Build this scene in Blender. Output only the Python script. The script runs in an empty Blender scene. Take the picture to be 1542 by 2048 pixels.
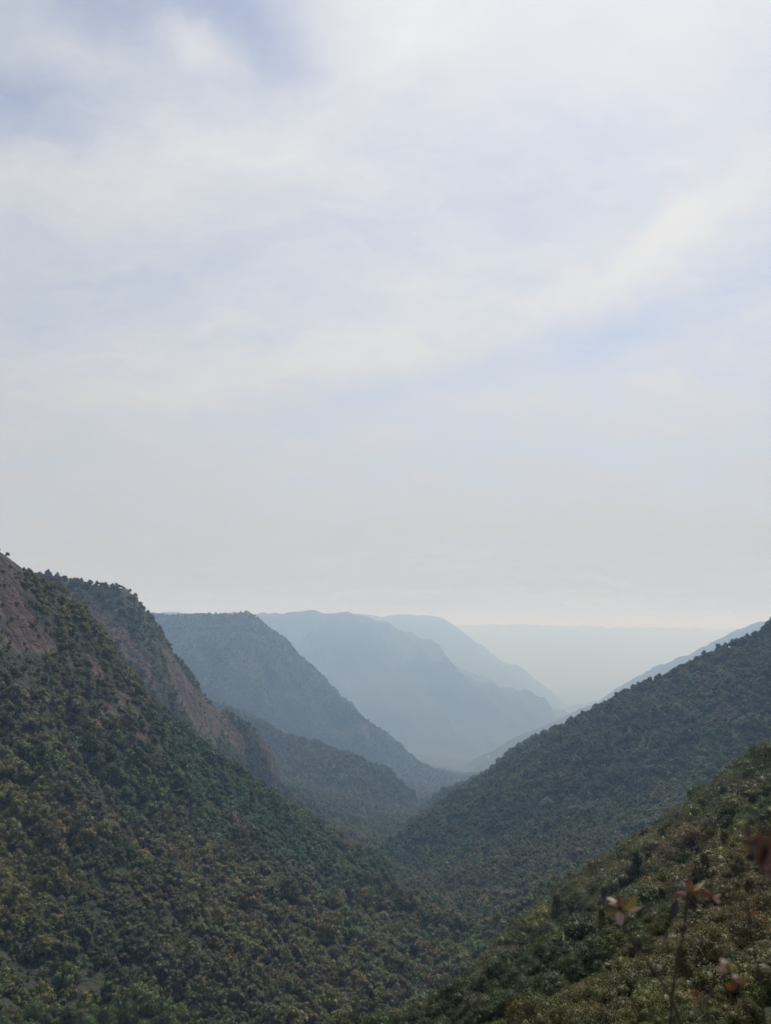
import bpy, math
import numpy as np
from mathutils import Vector, Matrix, Euler

C = bpy.context.scene.collection
SC = bpy.context.scene
rng = np.random.RandomState(7)

# ------------------------------------------------------------------ camera
FPX = 1500.0
PITCH = math.radians(8.75)
cam_d = bpy.data.cameras.new('camera')
cam = bpy.data.objects.new('camera', cam_d)
C.objects.link(cam)
cam.location = (0, 0, 0)
cam.rotation_euler = (math.pi / 2 + PITCH, 0, 0)
cam_d.sensor_fit = 'VERTICAL'
cam_d.sensor_height = 24.0
cam_d.sensor_width = 18.07
cam_d.lens = FPX / 2048 * 24.0
cam_d.clip_start = 0.05
cam_d.clip_end = 200000
cam_d.dof.use_dof = True
cam_d.dof.focus_distance = 600
cam_d.dof.aperture_fstop = cam_d.lens / 1000 / 0.0052
SC.camera = cam


def ray(px, py, y):
    """world point at forward distance y seen at photo pixel (px, py)"""
    u = (px - 771.0) / FPX
    v = (1024.0 - py) / FPX
    dy = math.cos(PITCH) - v * math.sin(PITCH)
    dz = math.sin(PITCH) + v * math.cos(PITCH)
    k = y / dy
    return (u * k, y, dz * k)


def project(x, y, z):
    f = y * math.cos(PITCH) + z * math.sin(PITCH)
    up = -y * math.sin(PITCH) + z * math.cos(PITCH)
    f = np.maximum(f, 1e-3)
    return 771 + FPX * x / f, 1024 - FPX * up / f


# ------------------------------------------------------------------ nodes helper
class NT:
    def __init__(s, tree):
        s.t = tree

    def n(s, typ, **kw):
        nd = s.t.nodes.new(typ)
        ins = kw.pop('ins', {})
        for k, v in kw.items():
            setattr(nd, k, v)
        for k, v in ins.items():
            if hasattr(v, 'is_linked') or hasattr(v, 'links'):
                s.t.links.new(v, nd.inputs[k])
            else:
                nd.inputs[k].default_value = v
        return nd

    def m(s, op, a, b=None, c=None):
        nd = s.t.nodes.new('ShaderNodeMath')
        nd.operation = op
        for i, v in enumerate((a, b, c)):
            if v is None:
                continue
            if hasattr(v, 'links'):
                s.t.links.new(v, nd.inputs[i])
            else:
                nd.inputs[i].default_value = v
        return nd.outputs[0]

    def mix(s, f, a, b):
        nd = s.t.nodes.new('ShaderNodeMix')
        nd.data_type = 'RGBA'
        for i, v in ((0, f), (6, a), (7, b)):
            if hasattr(v, 'links'):
                s.t.links.new(v, nd.inputs[i])
            else:
                nd.inputs[i].default_value = v if i == 0 else (v[0], v[1], v[2], 1)
        return nd.outputs[2]

    def ramp(s, fac, a, b, smooth=True):
        nd = s.t.nodes.new('ShaderNodeMapRange')
        nd.interpolation_type = 'SMOOTHSTEP' if smooth else 'LINEAR'
        s.t.links.new(fac, nd.inputs[0])
        nd.inputs[1].default_value = a
        nd.inputs[2].default_value = b
        return nd.outputs[0]


# ------------------------------------------------------------------ sky
SUN_EL = math.radians(56)
SUN_AZ = math.radians(22)      # to the right of straight ahead
world = bpy.data.worlds.new('World')
SC.world = world
world.use_nodes = True
wt = NT(world.node_tree)
world.node_tree.nodes.clear()
sky = wt.n('ShaderNodeTexSky', sky_type='NISHITA', sun_disc=False, sun_elevation=SUN_EL,
           sun_rotation=SUN_AZ, altitude=1200, air_density=1.0, dust_density=1.5, ozone_density=1.0)
tc = wt.n('ShaderNodeTexCoord').outputs['Generated']
# wispy warp of the direction, stronger along the wind
wn = wt.n('ShaderNodeTexNoise', ins={'Vector': tc, 'Scale': 3.2, 'Detail': 7.0, 'Roughness': 0.58})
wsub = wt.n('ShaderNodeVectorMath', operation='SUBTRACT', ins={0: wn.outputs['Color'], 1: (0.5, 0.5, 0.5)})
wsc = wt.n('ShaderNodeVectorMath', operation='SCALE', ins={0: wsub.outputs[0], 'Scale': 0.09})
wn2 = wt.n('ShaderNodeTexNoise', ins={'Vector': tc, 'Scale': 11.0, 'Detail': 6.0, 'Roughness': 0.6})
wsub2 = wt.n('ShaderNodeVectorMath', operation='SUBTRACT', ins={0: wn2.outputs['Color'], 1: (0.5, 0.5, 0.5)})
wsc2 = wt.n('ShaderNodeVectorMath', operation='SCALE', ins={0: wsub2.outputs[0], 'Scale': 0.05})
wd0 = wt.n('ShaderNodeVectorMath', operation='ADD', ins={0: tc, 1: wsc.outputs[0]}).outputs[0]
wd = wt.n('ShaderNodeVectorMath', operation='ADD', ins={0: wd0, 1: wsc2.outputs[0]}).outputs[0]


def unit(v):
    v = np.array(v, float)
    return v / np.linalg.norm(v)


def patch(px, py, rx, ry, ang, amp):
    """soft elliptical patch of thinner (amp<0) or thicker (amp>0) cloud round one direction of the sky"""
    c = unit(ray(px, py, 1.0))
    r = unit(np.cross(c, (0, 0, 1)))
    up = np.cross(r, c)
    a = math.radians(ang)
    e1 = (math.cos(a) * r + math.sin(a) * up) / (rx / FPX)
    e2 = (-math.sin(a) * r + math.cos(a) * up) / (ry / FPX)
    d1 = wt.n('ShaderNodeVectorMath', operation='DOT_PRODUCT', ins={0: wd, 1: tuple(e1)}).outputs['Value']
    d2 = wt.n('ShaderNodeVectorMath', operation='DOT_PRODUCT', ins={0: wd, 1: tuple(e2)}).outputs['Value']
    q = wt.m('ADD', wt.m('MULTIPLY', d1, d1), wt.m('MULTIPLY', d2, d2))
    g = wt.m('EXPONENT', wt.m('MULTIPLY', q, -1.0))
    return wt.m('MULTIPLY', g, amp)


PATCHES = [
    (330, 10, 290, 80, -5, -0.6), (50, 200, 170, 90, 10, -0.5), (540, 60, 90, 120, 20, -0.25),
    (380, 80, 75, 38, -10, 0.50), (150, 110, 110, 40, 10, 0.25),
    (40, 330, 230, 60, 20, 0.22),
    (720, 70, 260, 110, 20, 0.30), (420, 280, 330, 70, 18, 0.16), (1200, 60, 350, 120, 5, 0.22),
    (760, 785, 330, 34, 12, -0.24), (1150, 690, 250, 40, 15, -0.10), (760, 690, 190, 45, 8, 0.26),
    (1250, 520, 280, 40, 25, 0.13), (1110, 570, 60, 25, 30, 0.2), (1330, 440, 80, 26, 25, 0.2), (1480, 545, 120, 50, 25, -0.20), (1400, 330, 250, 60, 15, 0.10),
    (560, 520, 420, 60, 12, -0.12), (1250, 650, 120, 50, 10, -0.22), (330, 740, 330, 60, 5, 0.12),
    (1120, 180, 200, 150, 40, -0.10), (1330, 470, 160, 30, 25, 0.14), (260, 1000, 300, 120, 0, -0.05),
]
tot = None
for p_ in PATCHES:
    g = patch(*p_)
    tot = g if tot is None else wt.m('ADD', tot, g)
# streaks of thin cloud on a high flat layer
sx = wt.n('ShaderNodeSeparateXYZ', ins={0: wd})
zc = wt.m('ADD', wt.m('MAXIMUM', sx.outputs[2], 0.0), 0.22)
cv = wt.n('ShaderNodeCombineXYZ', ins={0: wt.m('DIVIDE', sx.outputs[0], zc), 1: wt.m('DIVIDE', sx.outputs[1], zc), 2: 0.0})
mp = wt.n('ShaderNodeMapping', ins={0: cv.outputs[0], 'Rotation': (0, 0, math.radians(-28)), 'Scale': (0.55, 1.5, 1)})
n1 = wt.n('ShaderNodeTexNoise', ins={'Vector': mp.outputs[0], 'Scale': 1.3, 'Detail': 9.0, 'Roughness': 0.55, 'Distortion': 0.3})
mp2 = wt.n('ShaderNodeMapping', ins={0: cv.outputs[0], 'Rotation': (0, 0, math.radians(-20)), 'Scale': (1.0, 1.7, 1), 'Location': (3.3, 1.7, 0)})
n2 = wt.n('ShaderNodeTexNoise', ins={'Vector': mp2.outputs[0], 'Scale': 4.5, 'Detail': 8.0, 'Roughness': 0.6, 'Distortion': 0.5})
dens = wt.m('ADD', wt.m('ADD', 0.82, tot), wt.m('ADD', wt.m('MULTIPLY', wt.m('SUBTRACT', n1.outputs[0], 0.5), 0.6), wt.m('MULTIPLY', wt.m('SUBTRACT', n2.outputs[0], 0.5), 0.6)))
low = wt.m('SUBTRACT', 1.0, wt.ramp(sx.outputs[2], 0.05, 0.42))
n3 = wt.n('ShaderNodeTexNoise', ins={'Vector': mp2.outputs[0], 'Scale': 15.0, 'Detail': 6.0, 'Roughness': 0.65, 'Distortion': 0.8})
dens = wt.m('ADD', dens, wt.m('MULTIPLY', wt.m('SUBTRACT', n3.outputs[0], 0.5), 0.30))
dens = wt.m('ADD', dens, wt.m('MULTIPLY', low, 0.30))
cov = wt.ramp(dens, -0.15, 1.15, smooth=False)
# cloud radiance follows the clear sky's own glow towards the sun
cl = wt.n('ShaderNodeVectorMath', operation='DOT_PRODUCT', ins={0: tc, 1: (math.cos(SUN_EL) * math.sin(SUN_AZ), math.cos(SUN_EL) * math.cos(SUN_AZ), math.sin(SUN_EL))}).outputs['Value']
glow = wt.m('POWER', wt.m('MAXIMUM', cl, 0.0), 3.0)
cb = wt.m('ADD', 6.0, wt.m('MULTIPLY', glow, 3.0))
ccol = wt.n('ShaderNodeVectorMath', operation='SCALE', ins={0: wt.mix(low, (1.035, 1.038, 1.045), (0.89, 0.89, 0.905)), 'Scale': cb}).outputs[0]
clear = wt.n('ShaderNodeVectorMath', operation='SCALE', ins={0: sky.outputs[0], 'Scale': 1.3}).outputs[0]
skyc = wt.mix(cov, clear, ccol)
bg = wt.n('ShaderNodeBackground', ins={'Color': skyc, 'Strength': 0.097})
wo = wt.n('ShaderNodeOutputWorld', ins={'Surface': bg.outputs[0]})

sun_d = bpy.data.lights.new('sun', 'SUN')
sun_d.energy = 4.6
sun_d.angle = math.radians(0.9)
sun_d.color = (1.0, 0.97, 0.93)
sun = bpy.data.objects.new('sun', sun_d)
C.objects.link(sun)
sdir = Vector((math.cos(SUN_EL) * math.sin(SUN_AZ), math.cos(SUN_EL) * math.cos(SUN_AZ), math.sin(SUN_EL)))
sun.rotation_euler = sdir.to_track_quat('Z', 'Y').to_euler()
sun.location = sdir * 50

SC.view_settings.view_transform = 'Standard'
SC.view_settings.look = 'None'
SC.view_settings.exposure = 0.0
SC.view_settings.gamma = 1.0
SC.view_settings.use_curve_mapping = False
SC.cycles.max_bounces = 4
SC.cycles.diffuse_bounces = 2
SC.cycles.volume_bounces = 0
SC.cycles.transparent_max_bounces = 12

# ------------------------------------------------------------------ noise
def vnoise(x, y, seed=0):
    xi = np.floor(x).astype(np.int64)
    yi = np.floor(y).astype(np.int64)
    fx = x - xi
    fy = y - yi
    fx = fx * fx * fx * (fx * (fx * 6 - 15) + 10)
    fy = fy * fy * fy * (fy * (fy * 6 - 15) + 10)

    def h(a, b):
        n = (a * 374761393 + b * 668265263 + seed * 974711) & 0x7fffffff
        n = ((n ^ (n >> 13)) * 1274126177) & 0x7fffffff
        n = (n ^ (n >> 16)) & 0xffff
        return n / 65535.0 * 2 - 1
    return (h(xi, yi) * (1 - fx) + h(xi + 1, yi) * fx) * (1 - fy) + (h(xi, yi + 1) * (1 - fx) + h(xi + 1, yi + 1) * fx) * fy


def fbm(x, y, o=4, seed=0, g=0.5):
    s = 0
    a = 1.0
    for i in range(o):
        s = s + a * vnoise(x, y, seed + i * 17)
        c, d = 1.6 * 2.0 / 2, 1.2
        x, y = x * c - y * d, x * d + y * c
        a *= g
    return s


# ------------------------------------------------------------------ terrain
def P(px, py, y, s=None, s2=None):
    return ray(px, py, y) + ((s if s is not None else None),)


# each ridge: name, default flank slope, crest rounding, rib strength, crest points (x, y, z, slope)
HILLS = [
    ('near_slope', 0.78, 4, 0.10, [
        (160, -40, 30, None), (40, -8, 1.0, None), (0.5, 0.3, -1.75, 0.9), (7, 12, -9, 0.8), P(1575, 1811, 50), P(1590, 1641, 125), P(1548, 1530, 300),
        P(1450, 1586, 325), P(1350, 1643, 360), P(1200, 1733, 420), P(1050, 1818, 520), P(985, 1856, 600)]),
    ('left_hillside', 0.47, 8, 0.16, [
        (-620, -100, 120, None), (-520, 150, 95, None), (-410, 380, 80, None), P(0, 1104, 560), P(60, 1150, 590), P(150, 1192, 620),
        P(200, 1245, 650), P(260, 1335, 680), P(330, 1412, 700), P(400, 1470, 720, .4), P(470, 1540, 740, .3),
        P(570, 1610, 770, .18), P(650, 1668, 790, .1), P(740, 1718, 790, .05), P(800, 1775, 760, .04), P(870, 1808, 720, .04), P(960, 1856, 640, .04)]),
    ('rocky_spur', 0.85, 10, 0.22, [
        (-1100, 1100, 160, None), P(20, 1128, 1180), P(90, 1150, 1150), P(160, 1170, 1160), P(235, 1177, 1200), P(300, 1236, 1240), P(360, 1318, 1270), P(440, 1400, 1310),
        P(500, 1450, 1340), P(550, 1500, 1370, 1.1), P(580, 1566, 1380, 1.3), P(610, 1660, 1320, 1.4)]),
    ('wooded_knoll', 0.42, 20, 0.22, [
        P(400, 1400, 2710), P(560, 1466, 2480), P(640, 1492, 2360), P(710, 1512, 2290), P(770, 1535, 2280), P(820, 1580, 2290), P(835, 1612, 2290)]),
    ('plateau_spur', 0.50, 24, 0.34, [
        (-4200, 4400, 160, None), P(200, 1230, 4490), P(300, 1229, 4370), P(400, 1232, 4270), P(490, 1226, 4270), P(545, 1262, 4350), P(600, 1312, 4300), P(680, 1392, 4200),
        P(750, 1456, 4080), P(790, 1504, 3980), P(890, 1560, 3700)]),
    ('misty_spur', 0.40, 45, 0.36, [
        (-11000, 11500, 260, None), P(480, 1228, 11624), P(560, 1225, 11232), P(630, 1221, 11232), P(690, 1223, 11232), P(750, 1236, 11421), P(830, 1275, 11799), P(900, 1326, 12177), P(980, 1380, 12960),
        P(1050, 1428, 13905), P(1090, 1444, 14715)]),
    ('distant_spur', 0.5, 60, 0.15, [
        (-15000, 18500, 300, None), P(700, 1230, 17010), P(800, 1228, 17010), P(860, 1230, 17010), P(900, 1243, 17374), P(950, 1283, 17712), P(1010, 1335, 18063), P(1080, 1378, 18428), P(1130, 1404, 18792)]),
    ('far_plateau', 0.55, 130, 0.05, [
        (-26000, 31000, 150, None), P(700, 1250, 31343), P(930, 1249, 31343), P(1050, 1247, 31343), P(1150, 1251, 32812), P(1300, 1254, 34320), P(1500, 1257, 35802), P(1800, 1256, 35802), (33000, 35000, 0, None)]),
    ('right_hillside', 0.66, 8, 0.10, [
        (1100, 500, 150, None), (800, 900, 90, None), P(1600, 1225, 1080, .66), P(1542, 1262, 1100, .66), P(1470, 1297, 1120, .66), P(1400, 1332, 1150, .66), P(1340, 1360, 1190, .66), P(1270, 1397, 1370, .66), P(1180, 1437, 1560, .66),
        P(1100, 1474, 1760, .66), P(1020, 1526, 2010, .66), P(960, 1558, 2270, .66), P(900, 1587, 2530, .66), P(850, 1614, 2760, .66)]),
    ('hazy_ridge', 0.6, 40, 0.14, [
        (8000, 6500, 330, None), P(1650, 1205, 8958), P(1542, 1238, 9062), P(1480, 1257, 9039), P(1400, 1291, 9131), P(1340, 1318, 9108), P(1248, 1380, 8774), P(1180, 1412, 7843), P(1104, 1450, 6739), P(1053, 1476, 6256), P(1007, 1511, 5773), P(970, 1533, 5405)]),
    ('pale_ridge', 0.6, 60, 0.14, [
        (14000, 13000, 330, None), P(1400, 1300, 15119), P(1300, 1350, 14924), P(1212, 1391, 14716), P(1155, 1404, 14521), P(1120, 1420, 14326), P(1094, 1438, 14326)]),
]
FLOOR = [(40, -200, -20), (10, 100, -90), (-10, 200, -150), (15, 340, -196)] + [ray(880, 1930, 480), ray(965, 1862, 610), ray(850, 1790, 800), ray(790, 1712, 1200), ray(800, 1664, 1600), ray(838, 1616, 2400), ray(900, 1572, 3700), ray(960, 1542, 5800), ray(1000, 1509, 9300), ray(1100, 1440, 15400)]
FLOOR = FLOOR + [(4200, 19000, FLOOR[-1][2] - 5), (4800, 26000, FLOOR[-1][2] - 10), (4000, 70000, FLOOR[-1][2] - 10)]
fy_ = np.array([p[1] for p in FLOOR]); fx_ = np.array([p[0] for p in FLOOR]); fz_ = np.array([p[2] for p in FLOOR])


FACE_L = [ray(*p) for p in [(0, 2040, 290), (200, 2040, 300), (400, 2040, 315), (600, 2040, 330), (760, 2040, 345),
                            (0, 1700, 385), (200, 1720, 400), (400, 1780, 430), (600, 1850, 450), (760, 1915, 470), (870, 1925, 500),
                            (0, 1400, 470), (150, 1480, 510), (300, 1590, 545), (450, 1660, 580), (600, 1735, 600), (750, 1800, 620), (870, 1860, 610)]]
CREST_L = None
FACE_X = [(-620, -100, 120), (-520, 150, 95), (-410, 380, 80), (-300, 100, -40), (-150, 150, -120), (-60, 100, -140), (-560, 300, 110), (250, 560, -330), (200, 300, -330), (150, 100, -300), (250, 700, -340)]


def face_left(x, y):
    global CREST_L
    if CREST_L is None:
        cr = [p[:3] for p in HILLS[1][4]]
        ctl = np.array(FACE_L + FACE_X + cr[3:], float)
        n = len(ctl)
        sc = 300.0
        d = np.hypot(ctl[:, None, 0] - ctl[None, :, 0], ctl[:, None, 1] - ctl[None, :, 1]) / sc
        K = d * d * np.log(d + 1e-9) + 2e-4 * np.eye(n)
        Q = np.stack([np.ones(n), ctl[:, 0] / sc, ctl[:, 1] / sc], 1)
        A = np.zeros((n + 3, n + 3)); A[:n, :n] = K; A[:n, n:] = Q; A[n:, :n] = Q.T
        w = np.linalg.solve(A, np.concatenate([ctl[:, 2], [0, 0, 0]]))
        ca = np.array([math.atan2(p[0], p[1]) for p in cr])
        cd = np.array([math.hypot(p[0], p[1]) for p in cr])
        CREST_L = (ctl, w, sc, ca, cd)
    ctl, w, sc, ca, cd = CREST_L
    z = w[-3] + w[-2] * x / sc + w[-1] * y / sc
    for i in range(len(ctl)):
        d2 = ((x - ctl[i, 0]) ** 2 + (y - ctl[i, 1]) ** 2) / (sc * sc)
        z = z + w[i] * 0.5 * d2 * np.log(d2 + 1e-12)
    a = np.arctan2(x, y)
    inner = np.interp(a, ca, cd) - np.hypot(x, y)
    return z, inner


def terrain(x, y):
    """ground height, index of the hill it belongs to, rib coordinate"""
    # low-frequency wander of the lookup point so that nothing runs straight
    r = np.hypot(x, y)
    damp = np.clip((r - 30) / 200, 0, 1)
    amp = np.minimum(r, 4000) / 1000.0
    am = np.minimum(amp, 1.2)
    far = np.clip((r - 1800) / 4000, 0, 2)
    xw = x + damp * 14 * am * fbm(x / 160, y / 160, 3, 5) + far * 60 * fbm(x / 1100, y / 1100, 3, 6)
    yw = y + damp * 14 * am * fbm(x / 160, y / 160, 3, 9) + far * 60 * fbm(x / 1100, y / 1100, 3, 8)
    xr = np.interp(yw, fy_, fx_)
    zf = np.interp(yw, fy_, fz_)
    dxf = np.abs(xw - xr)
    base = zf + np.interp(yw, [0, 500, 900, 3500, 14000], [0.10, 0.12, 0.34, 0.14, 0.05]) * np.maximum(dxf - 4, 0)
    base = np.minimum(base, np.interp(yw, [0, 800, 3000, 8000], [30, 0, -350, -700]))
    hs = [base]
    for name, s0, rnd, rib, pts in HILLS:
        dmin = np.full(x.shape, 1e9)
        tt = np.zeros(x.shape)
        ws = np.zeros(x.shape); wz = np.zeros(x.shape); wsl = np.zeros(x.shape)
        acc = 0.0
        for a, b in zip(pts[:-1], pts[1:]):
            ax, ay, az = a[:3]
            bx, by, bz = b[:3]
            sa = a[3] if a[3] is not None else s0
            sb = b[3] if b[3] is not None else s0
            sa = sa if isinstance(sa, tuple) else (sa, max(s0, 0.7))
            sb = sb if isinstance(sb, tuple) else (sb, max(s0, 0.7))
            dx, dy = bx - ax, by - ay
            L2 = dx * dx + dy * dy
            L = math.sqrt(L2)
            t = np.clip(((xw - ax) * dx + (yw - ay) * dy) / L2, 0, 1)
            d2 = (xw - ax - t * dx) ** 2 + (yw - ay - t * dy) ** 2
            d = np.sqrt(d2)
            side = (dx * (yw - ay) - dy * (xw - ax)) * (-dx * ay + dy * ax) / L
            side = np.clip(0.5 + side / (abs(-dx * ay + dy * ax) + 1e-6) / 12.0, 0, 1)   # 1 on the side facing the lookout
            w = 1.0 / (d2 + 0.25 * rnd * rnd) ** 2.1
            ws += w
            wz += w * (az + (bz - az) * t)
            wsl += w * ((sa[0] + (sb[0] - sa[0]) * t) * side + (sa[1] + (sb[1] - sa[1]) * t) * (1 - side))
            m = d < dmin
            dmin = np.where(m, d, dmin)
            tt = np.where(m, acc + t * L, tt)
            acc += L
        dr = np.sqrt(dmin * dmin + rnd * rnd) - rnd
        ks = max(1.0, rnd / 8.0)
        rr = fbm(tt / (60.0 * ks) + dmin / (260.0 * ks), dmin / (190.0 * ks) + 3.1, 4, 31)
        best = wz / ws - wsl / ws * dr * (1.0 - 0.12 * np.tanh(dr / 300)) + rib * np.minimum(dr, 160 * ks ** 0.5) * rr
        if name == 'left_hillside':
            zf_, inner = face_left(xw, yw)
            rel = np.clip(inner / 60, 0, 1)
            a_, b_ = (xw * 0.8 - yw * 0.6), (xw * 0.6 + yw * 0.8)   # ribs run down to the gully
            zf_ = zf_ + rel * 16 * fbm(b_ / 60 + 0.3 * fbm(xw / 90, yw / 90, 2, 41), a_ / 260, 4, 43)
            q = np.clip(inner / 16 + 0.5, 0, 1)
            q = q * q * (3 - 2 * q)
            best = best * (1 - q) + np.minimum(zf_, 130) * q
        hs.append(best)
    hs = np.array(hs)
    idx = hs.argmax(0)
    k = np.clip(r / 150, 0.4, 6.0)
    mx = hs.max(0)
    z = mx + k * np.log(np.exp((hs - mx) / k).sum(0))
    z = z + damp * (3.0 * fbm(x / 45, y / 45, 3, 71) + 1.0 * fbm(x / 12, y / 12, 2, 77)) * np.clip(amp, 0.15, 1.2) + far * 14 * fbm(x / 420, y / 420, 4, 79)
    return z, idx


az_in = np.radians(np.arange(-36, 36.001, 0.14))
az_l = np.radians(np.arange(-180, -36, 3.0))
az_r = np.radians(np.arange(39, 180.1, 3.0))
AZ = np.concatenate([az_l, az_in, az_r])
R = np.concatenate([np.geomspace(0.6, 120, 70)[:-1], np.geomspace(120, 5300, 600)[:-1], np.geomspace(5300, 62000, 140)])
AA, RR = np.meshgrid(AZ, R, indexing='ij')
GX = RR * np.sin(AA)
GY = RR * np.cos(AA)
GZ, GI = terrain(GX, GY)
NA, NR = GX.shape
GPX, GPY = project(GX, GY, GZ)

# bare rock and dry earth, as places on the hills: photo pixel, radii, slant, strength
def blob(px, py, cx, cy, rx, ry, ang):
    a = math.radians(ang)
    dx, dy = px - cx, py - cy
    u = (dx * math.cos(a) + dy * math.sin(a)) / rx
    v = (-dx * math.sin(a) + dy * math.cos(a)) / ry
    return np.exp(-(u * u + v * v))


ROCKS = {  # hill index (1-based in GI) -> blobs
    2: [(20, 1190, 35, 110, -15), (45, 1260, 45, 55, 50), (90, 1290, 30, 18, 40), (0, 1150, 25, 50, 0), (230, 1420, 25, 14, 45), (285, 1480, 30, 14, 40),
        (190, 1330, 14, 30, -35), (240, 1390, 14, 26, -35)],
    3: [(350, 1340, 14, 60, -22), (380, 1400, 15, 60, -25), (440, 1440, 16, 50, -35), (470, 1470, 12, 40, -30), (545, 1500, 16, 50, -28), (565, 1530, 12, 30, -15),
        (290, 1330, 12, 60, -25), (200, 1250, 12, 60, -20), (410, 1420, 20, 40, -30), (250, 1290, 14, 60, -25)],
    4: [(700, 1505, 35, 8, 15), (745, 1525, 22, 8, 30)],
    5: [(512, 1245, 10, 7, 20), (730, 1460, 8, 22, -25)],
    6: [(850, 1400, 8, 30, -35), (640, 1232, 20, 4, 0), (680, 1240, 6, 12, 0), (900, 1470, 6, 20, -30)],
}


def rockmask(px, py, idx, x, y):
    m = np.zeros(px.shape)
    for k, bl in ROCKS.items():
        s = np.zeros(px.shape)
        for b in bl:
            s = s + blob(px, py, *b)
        m = np.where(idx == k, s, m)
    m = m + 0.35 * fbm(x / 30, y / 30, 3, 91)
    return np.clip((m - 0.3) / 0.5, 0, 1)


GROCK = rockmask(GPX, GPY, GI, GX, GY)


def smooth_mesh(me):
    me.polygons.foreach_set('use_smooth', np.ones(len(me.polygons), bool))


def mesh_np(name, co, faces, mats=()):
    """faces: (n,k) int array"""
    me = bpy.data.meshes.new(name)
    n, k = faces.shape
    me.vertices.add(len(co))
    me.vertices.foreach_set('co', np.asarray(co, np.float32).ravel())
    me.loops.add(n * k)
    me.loops.foreach_set('vertex_index', faces.astype(np.int32).ravel())
    me.polygons.add(n)
    me.polygons.foreach_set('loop_start', np.arange(0, n * k, k, dtype=np.int32))
    me.polygons.foreach_set('loop_total', np.full(n, k, np.int32))
    for m in mats:
        me.materials.append(m)
    me.update(calc_edges=True)
    return me


# ---- hill material
def hill_material():
    m = bpy.data.materials.new('hill_ground')
    m.use_nodes = True
    t = NT(m.node_tree)
    m.node_tree.nodes.clear()
    pos = t.n('ShaderNodeNewGeometry').outputs['Position']
    rk = t.n('ShaderNodeAttribute', attribute_name='rock').outputs['Fac']
    n_big = t.n('ShaderNodeTexNoise', ins={'Vector': pos, 'Scale': 0.009, 'Detail': 5.0, 'Roughness': 0.6}).outputs[0]
    n_mid = t.n('ShaderNodeTexNoise', ins={'Vector': pos, 'Scale': 0.06, 'Detail': 6.0, 'Roughness': 0.7}).outputs[0]
    n_fin = t.n('ShaderNodeTexNoise', ins={'Vector': pos, 'Scale': 0.5, 'Detail': 4.0, 'Roughness': 0.6}).outputs[0]
    vor = t.n('ShaderNodeTexVoronoi', ins={'Vector': pos, 'Scale': 0.11, 'Detail': 1.5}).outputs['Distance']
    g = t.mix(t.ramp(n_big, 0.4, 0.62), (0.020, 0.028, 0.013), (0.040, 0.036, 0.021))
    n_far = t.n('ShaderNodeTexNoise', ins={'Vector': pos, 'Scale': 0.0022, 'Detail': 7.0, 'Roughness': 0.65}).outputs[0]
    g = t.mix(t.m('MULTIPLY', t.ramp(n_far, 0.48, 0.62), 0.6), g, (0.052, 0.050, 0.028))
    g = t.mix(t.ramp(n_mid, 0.45, 0.62), g, (0.016, 0.025, 0.011))
    g = t.mix(t.m('MULTIPLY', t.ramp(n_fin, 0.5, 0.7), 0.5), g, (0.045, 0.045, 0.024))
    mp = t.n('ShaderNodeMapping', ins={0: pos, 'Scale': (0.12, 0.12, 0.03)})
    n_rk = t.n('ShaderNodeTexNoise', ins={'Vector': mp.outputs[0], 'Scale': 1.0, 'Detail': 7.0, 'Roughness': 0.65}).outputs[0]
    r = t.mix(t.ramp(n_rk, 0.35, 0.65), (0.038, 0.027, 0.021), (0.095, 0.064, 0.049))
    f = t.ramp(t.m('ADD', rk, t.m('MULTIPLY', t.m('SUBTRACT', n_mid, 0.5), 1.6)), 0.35, 0.65)
    f = t.m('MULTIPLY', f, t.ramp(rk, 0.02, 0.2))
    col = t.mix(f, g, r)
    hgt = t.m('ADD', t.m('ADD', t.m('MULTIPLY', vor, -0.6), t.m('MULTIPLY', n_fin, 0.6)), t.m('MULTIPLY', t.m('MULTIPLY', n_rk, rk), 2.5))
    bmp = t.n('ShaderNodeBump', ins={'Height': hgt, 'Distance': 7.0, 'Strength': 0.9})
    b = t.n('ShaderNodeBsdfPrincipled', ins={'Base Color': col, 'Roughness': 0.9, 'Specular IOR Level': 0.2, 'Normal': bmp.outputs[0]})
    t.n('ShaderNodeOutputMaterial', ins={'Surface': b.outputs[0]})
    return m


M_HILL = hill_material()

# faces split by hill
ii, jj = np.meshgrid(np.arange(NA - 1), np.arange(NR - 1), indexing='ij')
v00 = (ii * NR + jj).ravel(); v01 = v00 + 1; v10 = v00 + NR; v11 = v10 + 1
QF = np.stack([v00, v01, v11, v10], 1)
FI = GI[:-1, :-1].ravel()
co_all = np.stack([GX.ravel(), GY.ravel(), GZ.ravel()], 1)
rock_all = GROCK.ravel()
names = ['valley_floor'] + [h[0] for h in HILLS]
for k, nm in enumerate(names):
    f = QF[FI == k]
    if not len(f):
        continue
    used, inv = np.unique(f.ravel(), return_inverse=True)
    me = mesh_np(nm, co_all[used], inv.reshape(-1, 4), [M_HILL])
    at = me.attributes.new('rock', 'FLOAT', 'POINT')
    at.data.foreach_set('value', rock_all[used].astype(np.float32))
    smooth_mesh(me)
    o = bpy.data.objects.new(nm, me)
    o['kind'] = 'structure'
    C.objects.link(o)

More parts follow.
